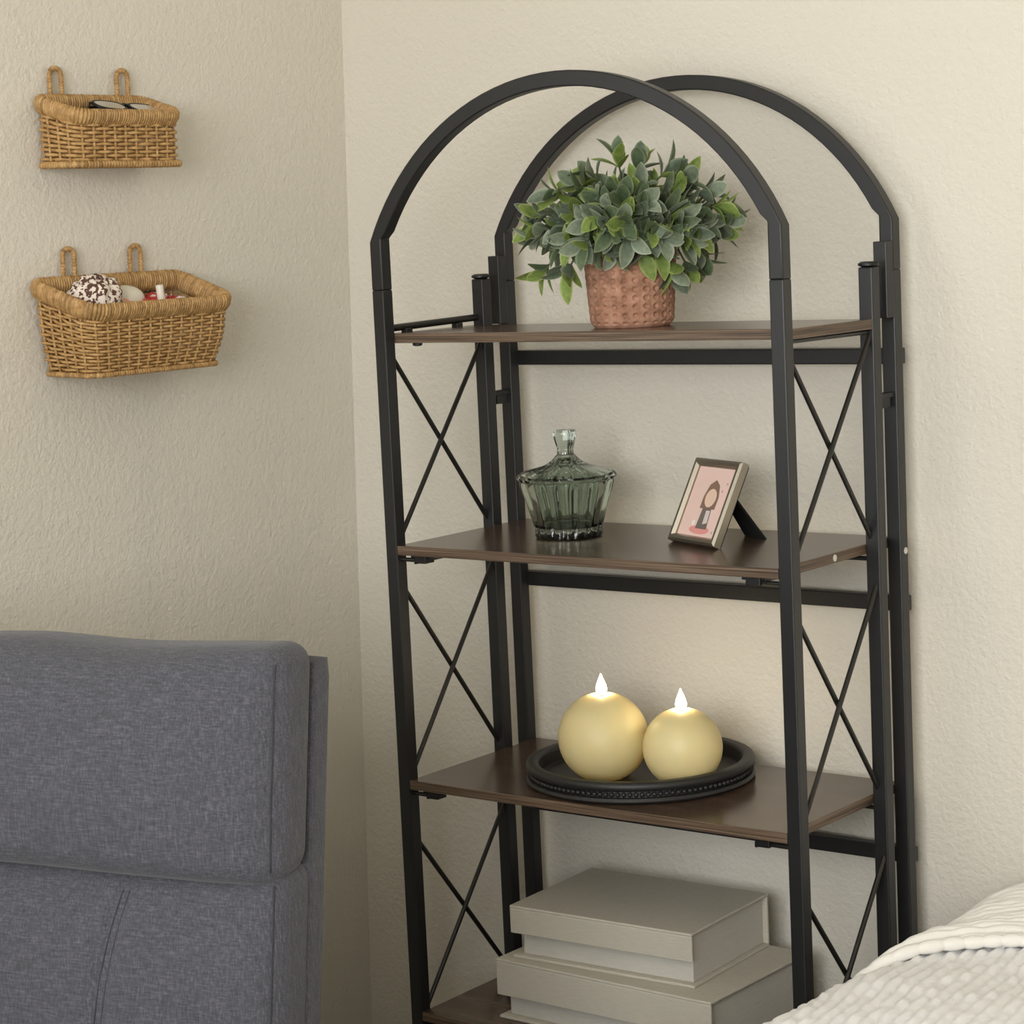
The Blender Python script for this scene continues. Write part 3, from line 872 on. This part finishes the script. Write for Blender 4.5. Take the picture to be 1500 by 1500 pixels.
scrunchie('red and white scrunchie at the far end of the basket', (bx2 + 0.052, -0.107, 1.3300), 0.018, 0.0130, (0.1, 0.25, 0.5), M_RED, 1.0, 4.2)
bm = bmesh.new(); lathe(bm, [(0.002, 0.030)] + [(0.026 * math.cos(a * PI / 18), 0.012 + 0.018 * math.sin(a * PI / 18)) for a in range(8, -1, -1)] + [(0.026, 0.004), (0.022, 0.0)], 36)
o = finish('white_cap', bm, M_CREAM, smooth=True); o.location = (bx2 + 0.034, -0.163, 1.3310); tag(o, 'white domed cap lying in the deeper wicker basket', 'cap')
lp = empty('lip_balm', (bx2 + 0.070, -0.1310, 1.3240)); lp.rotation_euler = (0.12, 0.0, 0); tag(lp, 'small white tube standing up in the deeper wicker basket', 'tube')
bm = bmesh.new(); lathe(bm, [(0.005, 0.016), (0.005, 0.034), (0.0046, 0.0355)], 20); finish('cap', bm, M_CREAM, lp, angle=40)
bm = bmesh.new(); lathe(bm, [(0.0052, 0.0), (0.0052, 0.016)], 20); finish('tube_body', bm, plain('rose_plastic', srgb(186, 120, 98), 0.4), lp, angle=40)

# ------------------------------------------------------------------ grey armchair
def tweed():
    N = Nodes('grey_heather_fabric')
    a = N.noise(N.coords((75, 560, 560)), 1.0, 3, 0.6); b = N.noise(N.coords((560, 560, 75)), 1.0, 3, 0.6)
    x = N.add('ShaderNodeMath', operation='ADD'); N.link(a, x.inputs[0]); N.link(b, x.inputs[1])
    h = N.add('ShaderNodeMath', operation='MULTIPLY'); N.link(x.outputs[0], h.inputs[0]); h.inputs[1].default_value = 0.5
    N.set(N.ramp(h.outputs[0], [(0.30, srgb(50, 50, 55)), (0.5, srgb(70, 70, 77)), (0.72, srgb(100, 100, 108))]), 0.9)
    N.b.inputs['Sheen Weight'].default_value = 0.15
    N.bump(h.outputs[0], 0.35, 0.0012); return N.m
M_TWEED = tweed()
M_SEAM = plain('dark_grey_thread', srgb(54, 54, 60), 0.85)
ch = empty('armchair', (0.4625 - 0.0322, -0.6565 - 0.0071, 0.0), math.radians(12.4)); tag(ch, 'grey fabric armchair with padded headrest in front of the left wall', 'armchair')
TREC = math.tan(math.radians(9.5))
def recl(v): return Vector((v.x, v.y + (v.z - 1.034) * TREC, v.z))
def rounded(bm, x0, x1, y0, y1, z0, z1, r, nx, ny, nz_, fn=None):
    """a rounded box; fn(point, u, w) lets the faces bulge"""
    idx = {}
    def vert(i, j, k):
        key = (i, j, k)
        if key in idx: return idx[key]
        p = Vector((x0 + (x1 - x0) * i / nx, y0 + (y1 - y0) * j / ny, z0 + (z1 - z0) * k / nz_))
        rr = Vector((min(r, (x1 - x0) / 2), min(r, (y1 - y0) / 2), min(r, (z1 - z0) / 2)))
        c = Vector((min(max(p.x, x0 + rr.x), x1 - rr.x), min(max(p.y, y0 + rr.y), y1 - rr.y), min(max(p.z, z0 + rr.z), z1 - rr.z)))
        d = p - c
        e = Vector((d.x / rr.x if rr.x else 0, d.y / rr.y if rr.y else 0, d.z / rr.z if rr.z else 0))
        if e.length > 1e-9:
            mx_ = max(abs(e.x), abs(e.y), abs(e.z)); e = e.normalized() * mx_
            p = c + Vector((e.x * rr.x, e.y * rr.y, e.z * rr.z))
        if fn: p = fn(p)
        idx[key] = bm.verts.new(p); return idx[key]
    for i in range(nx):
        for j in range(ny):
            for k in (0, nz_): bm.faces.new((vert(i, j, k), vert(i + 1, j, k), vert(i + 1, j + 1, k), vert(i, j + 1, k)))
    for i in range(nx):
        for k in range(nz_):
            for j in (0, ny): bm.faces.new((vert(i, j, k), vert(i + 1, j, k), vert(i + 1, j, k + 1), vert(i, j, k + 1)))
    for j in range(ny):
        for k in range(nz_):
            for i in (0, nx): bm.faces.new((vert(i, j, k), vert(i, j + 1, k), vert(i, j + 1, k + 1), vert(i, j, k + 1)))
CW = 0.66
def head_fn(p):
    u = (p.x + CW / 2) / (CW / 2); w = (p.z - 0.918) / 0.112
    f = max(0, min(1, (0.075 - p.y) / 0.07))
    q = p.copy()
    q.y -= f * 0.030 * max(0, 1 - abs(u) ** 5) * max(0, 1 - abs(w) ** 2.4)
    q.y -= f * 0.012 * max(0, -w) * max(0, 1 - abs(u) ** 6)
    q.z += 0.006 * max(0, w) * math.cos(u * 7.5) * f * 0.5 - 0.010 * max(0, w) * (1 - abs(u) ** 8) * 0.5
    q.y += 0.0025 * nz(p.x * 9, p.z * 14, 2.2) * f
    q.z += 0.003 * nz(p.x * 7, 4.4, p.y * 9)
    return recl(q)
bm = bmesh.new(); rounded(bm, -CW, 0.008, 0.0, 0.075, 0.806, 1.030, 0.026, 64, 8, 30, head_fn)
finish('headrest', bm, M_TWEED, ch, smooth=True)
def low_fn(p):
    u = (p.x + CW / 2) / (CW / 2); w = (p.z - 0.61) / 0.21
    f = max(0, min(1, (0.085 - p.y) / 0.07))
    q = p.copy(); q.y -= f * 0.022 * max(0, 1 - abs(u) ** 5) * max(0, 1 - abs(w) ** 4)
    for sx in (-CW + 0.185, -0.185):
        xs = sx + (0.030 if sx > -CW / 2 else -0.030) * max(0, w) ** 2
        q.y += f * 0.006 * math.exp(-((p.x - xs) / 0.010) ** 2)
    q.y += 0.003 * nz(p.x * 8, p.z * 8, 9.2) * f
    return recl(q)
bm = bmesh.new(); rounded(bm, -CW, 0.006, 0.012, 0.085, 0.40, 0.820, 0.024, 80, 8, 40, low_fn)
finish('back_cushion', bm, M_TWEED, ch, smooth=True)
bm = bmesh.new(); rounded(bm, -CW - 0.004, 0.004, 0.070, 0.108, 0.16, 1.006, 0.009, 12, 8, 40, recl)
finish('back_shell', bm, M_TWEED, ch, smooth=True)
for sx in (-CW + 0.185, -0.185):
    for dd in (-0.004, 0.004):
        pts = []
        for i in range(30):
            z = 0.43 + (0.792 - 0.43) * i / 29; w = (z - 0.61) / 0.21
            xs = sx + (0.030 if sx > -CW / 2 else -0.030) * max(0, w) ** 2 + dd
            q = low_fn(Vector((xs, 0.012, z))); pts.append(q + Vector((0, -0.0001, 0)))
        bm = bmesh.new(); tube(bm, pts, 0.0008, 6); finish('seam', bm, M_SEAM, ch, smooth=True)
for fn, zz0, zz1 in ((head_fn, 0.822, 1.014), (low_fn, 0.43, 0.806)):
    pts = [fn(Vector((-0.0010 if fn is head_fn else -0.0022, 0.0058 if fn is head_fn else 0.0172, zz0 + (zz1 - zz0) * i / 24))) for i in range(25)]
    bm = bmesh.new(); tube(bm, pts, 0.0009, 6); finish('seam', bm, M_SEAM, ch, smooth=True)
bm = bmesh.new(); rounded(bm, -CW + 0.0, -0.0, -0.62, -0.07, 0.30, 0.455, 0.05, 30, 26, 8, lambda p: p + Vector((0, 0, 0.015 * max(0, p.z - 0.4) * 10 * math.cos((p.x + CW / 2) * 3))))
finish('seat_cushion', bm, M_TWEED, ch, smooth=True)
bm = bmesh.new(); rounded(bm, -CW + 0.01, -0.01, -0.60, 0.0, 0.06, 0.31, 0.02, 8, 8, 8)
finish('base', bm, M_TWEED, ch, smooth=True)
for xa in (-CW - 0.10, 0.006):
    bm = bmesh.new(); rounded(bm, xa, xa + 0.094, -0.60, -0.06, 0.06, 0.58, 0.035, 10, 20, 16)
    finish('armrest', bm, M_TWEED, ch, smooth=True)
for xa in (-CW - 0.04, 0.03):
    for ya in (-0.55, -0.13):
        bm = bmesh.new(); lathe(bm, [(0.016, 0.0), (0.024, 0.07)], 16, (xa + 0.01, ya, 0)); finish('leg', bm, M_PLASTIC, ch, angle=40)

# ------------------------------------------------------------------ bed
def quilt_mat(name, col):
    N = Nodes(name); v = N.coords(); N.set(col, 0.85); N.b.inputs['Sheen Weight'].default_value = 0.1
    N.bump(N.noise(v, 480, 3), 0.25, 0.0015); return N.m
M_QUILT = quilt_mat('white_ribbed_cotton', srgb(232, 231, 230))
M_COVER = quilt_mat('ivory_ribbed_cotton', srgb(234, 231, 225))
BX0, BX1, BY0, BY1, BZ = 0.728, 2.10, -1.62, 0.285, 0.597
bed = empty('bed', ((BX0 + BX1) / 2, (BY0 + BY1) / 2, 0)); tag(bed, 'bed under a white ribbed quilt beside the shelf unit', 'bed')
bm = bmesh.new(); rounded(bm, BX0 + 0.02 - bed.location.x, BX1 - 0.02 - bed.location.x, BY0 + 0.02 - bed.location.y, BY1 - 0.005 - bed.location.y, 0.33, BZ - 0.022, 0.05, 14, 14, 6); finish('mattress', bm, M_TRIM, bed, smooth=True)
bm = bmesh.new(); box(bm, BX0 + 0.03 - bed.location.x, BX1 - 0.03 - bed.location.x, BY0 + 0.03 - bed.location.y, BY1 - 0.01 - bed.location.y, 0.10, 0.335); finish('bed_base', bm, M_BOX, bed, bevel=0.01)
for xa in (BX0 + 0.1, BX1 - 0.1):
    for ya in (BY0 + 0.1, BY1 - 0.1):
        bm = bmesh.new(); lathe(bm, [(0.022, 0), (0.028, 0.105)], 16, (xa - bed.location.x, ya - bed.location.y, 0)); finish('leg', bm, M_PLASTIC, bed, angle=40)
RB = 0.055; SIDE = 0.27
def bed_sec(s):
    """cross-section: s runs up the left side, round the edge and over the top; returns x, z, nx, nz"""
    if s < SIDE: return BX0, BZ - RB - (SIDE - s), -1.0, 0.0
    a = (s - SIDE) / RB
    if a < PI / 2: return BX0 + RB - RB * math.cos(a), BZ - RB + RB * math.sin(a), -math.cos(a), math.sin(a)
    return BX0 + RB + (s - SIDE - RB * PI / 2), BZ, 0.0, 1.0
SMAX = SIDE + RB * PI / 2 + (BX1 - BX0 - RB)
def undul(s, y): return 0.006 * nz(s * 5, y * 5, 0.7) + 0.0035 * nz(s * 14, y * 11, 5.1)
def bed_pt(s, y, off):
    x, z, nx_, nz2 = bed_sec(s); o_ = off + undul(s, y)
    return Vector((x + nx_ * o_ + max(-0.040, min(0.012, 0.056 * (y - 0.15))), y, z + nz2 * o_))
def ribs_q(s, y):
    ss = s + 0.20 * y + 0.006 * nz(s * 6, y * 6, 3.0)
    r_ = abs(math.sin(PI * ss / 0.0150))
    return 0.0070 * r_ ** 0.6 + 0.0040 * nz(s * 70, y * 45, 8.0) * r_ + 0.0006 * math.sin(y * 2 * PI / 0.012 + 4 * nz(s * 30, y * 4, 1.0))
def sheet(name, fn, s0, s1, ns, ny, y0f, y1f, mat, thick):
    me = bpy.data.meshes.new(name); vs, fs = [], []
    for i in range(ns + 1):
        s = s0 + (s1 - s0) * i / ns; ya, yb = y0f(s), y1f(s)
        for j in range(ny + 1):
            vs.append(fn(s, ya + (yb - ya) * j / ny))
    for i in range(ns):
        for j in range(ny):
            a = i * (ny + 1) + j; fs.append((a, a + ny + 1, a + ny + 2, a + 1))
    me.from_pydata(vs, [], fs); me.update()
    for p in me.polygons: p.use_smooth = True
    o = link_mesh(name, me, None, [mat])
    sm2 = o.modifiers.new('solid', 'SOLIDIFY'); sm2.thickness = thick; sm2.offset = -1
    return o
qo = sheet('quilt', lambda s, y: bed_pt(s, y, 0.010 * max(0.0, min(1.0, (-0.02 - y) / 0.12)) + ribs_q(s, y)), 0.0, SMAX, 560, 240, lambda s: BY0, lambda s: BY1, M_QUILT, 0.004)
tag(qo, 'white ribbed quilt spread over the bed', 'quilt')
def trim_y(s):
    x = bed_sec(s)[0] - BX0 if s > SIDE else 0.0
    top = s - SIDE
    if top < 0: return -0.100 + 0.02 * top
    pts = [(0.0, -0.100), (0.03, -0.085), (0.06, -0.045), (0.09, -0.005), (0.12, 0.024), (0.17, 0.048), (0.24, 0.070), (0.35, 0.092), (0.6, 0.120), (1.8, 0.150)]
    for (a, ya), (b, yb) in zip(pts, pts[1:]):
        if top <= b: return ya + (yb - ya) * (top - a) / (b - a)
    return 0.15
def trim_s(s):   # smoothed
    return sum(trim_y(s + d) for d in (-0.02, -0.01, 0, 0.01, 0.02)) / 5
def ribs_c(s, y):
    q = y - trim_s(s)
    r_ = abs(math.sin(PI * (q + 0.004 * nz(s * 8, q * 10, 6)) / 0.0170))
    k = min(1, q / 0.02)
    return 0.010 + 0.006 * k + 0.0050 * r_ ** 0.6 + 0.0024 * nz(s * 60, y * 60, 2.0) + 0.006 * nz(s * 7, q * 16, 11.0) * k
co = sheet('coverlet', lambda s, y: bed_pt(s, y, ribs_c(s, y)), 0.0, SMAX, 420, 110, trim_s, lambda s: BY1 + 0.004, M_COVER, 0.006)
tag(co, 'ivory ribbed coverlet with thick corded edge laid across the bed head', 'blanket')
bm = bmesh.new(); pts, rad = [], []
NT = 1400
for i in range(NT):
    s = SMAX * i / (NT - 1)
    y = trim_s(s); pts.append(bed_pt(s, y - 0.003, 0.0150))
    rad.append(0.0070 * (0.80 + 0.32 * abs(math.sin(PI * s / 0.0165 + 0.8 * nz(s * 9, 0, 0))) ** 0.6))
tube(bm, pts, rad, 9)
finish('corded_edge', bm, M_COVER, co, smooth=True)
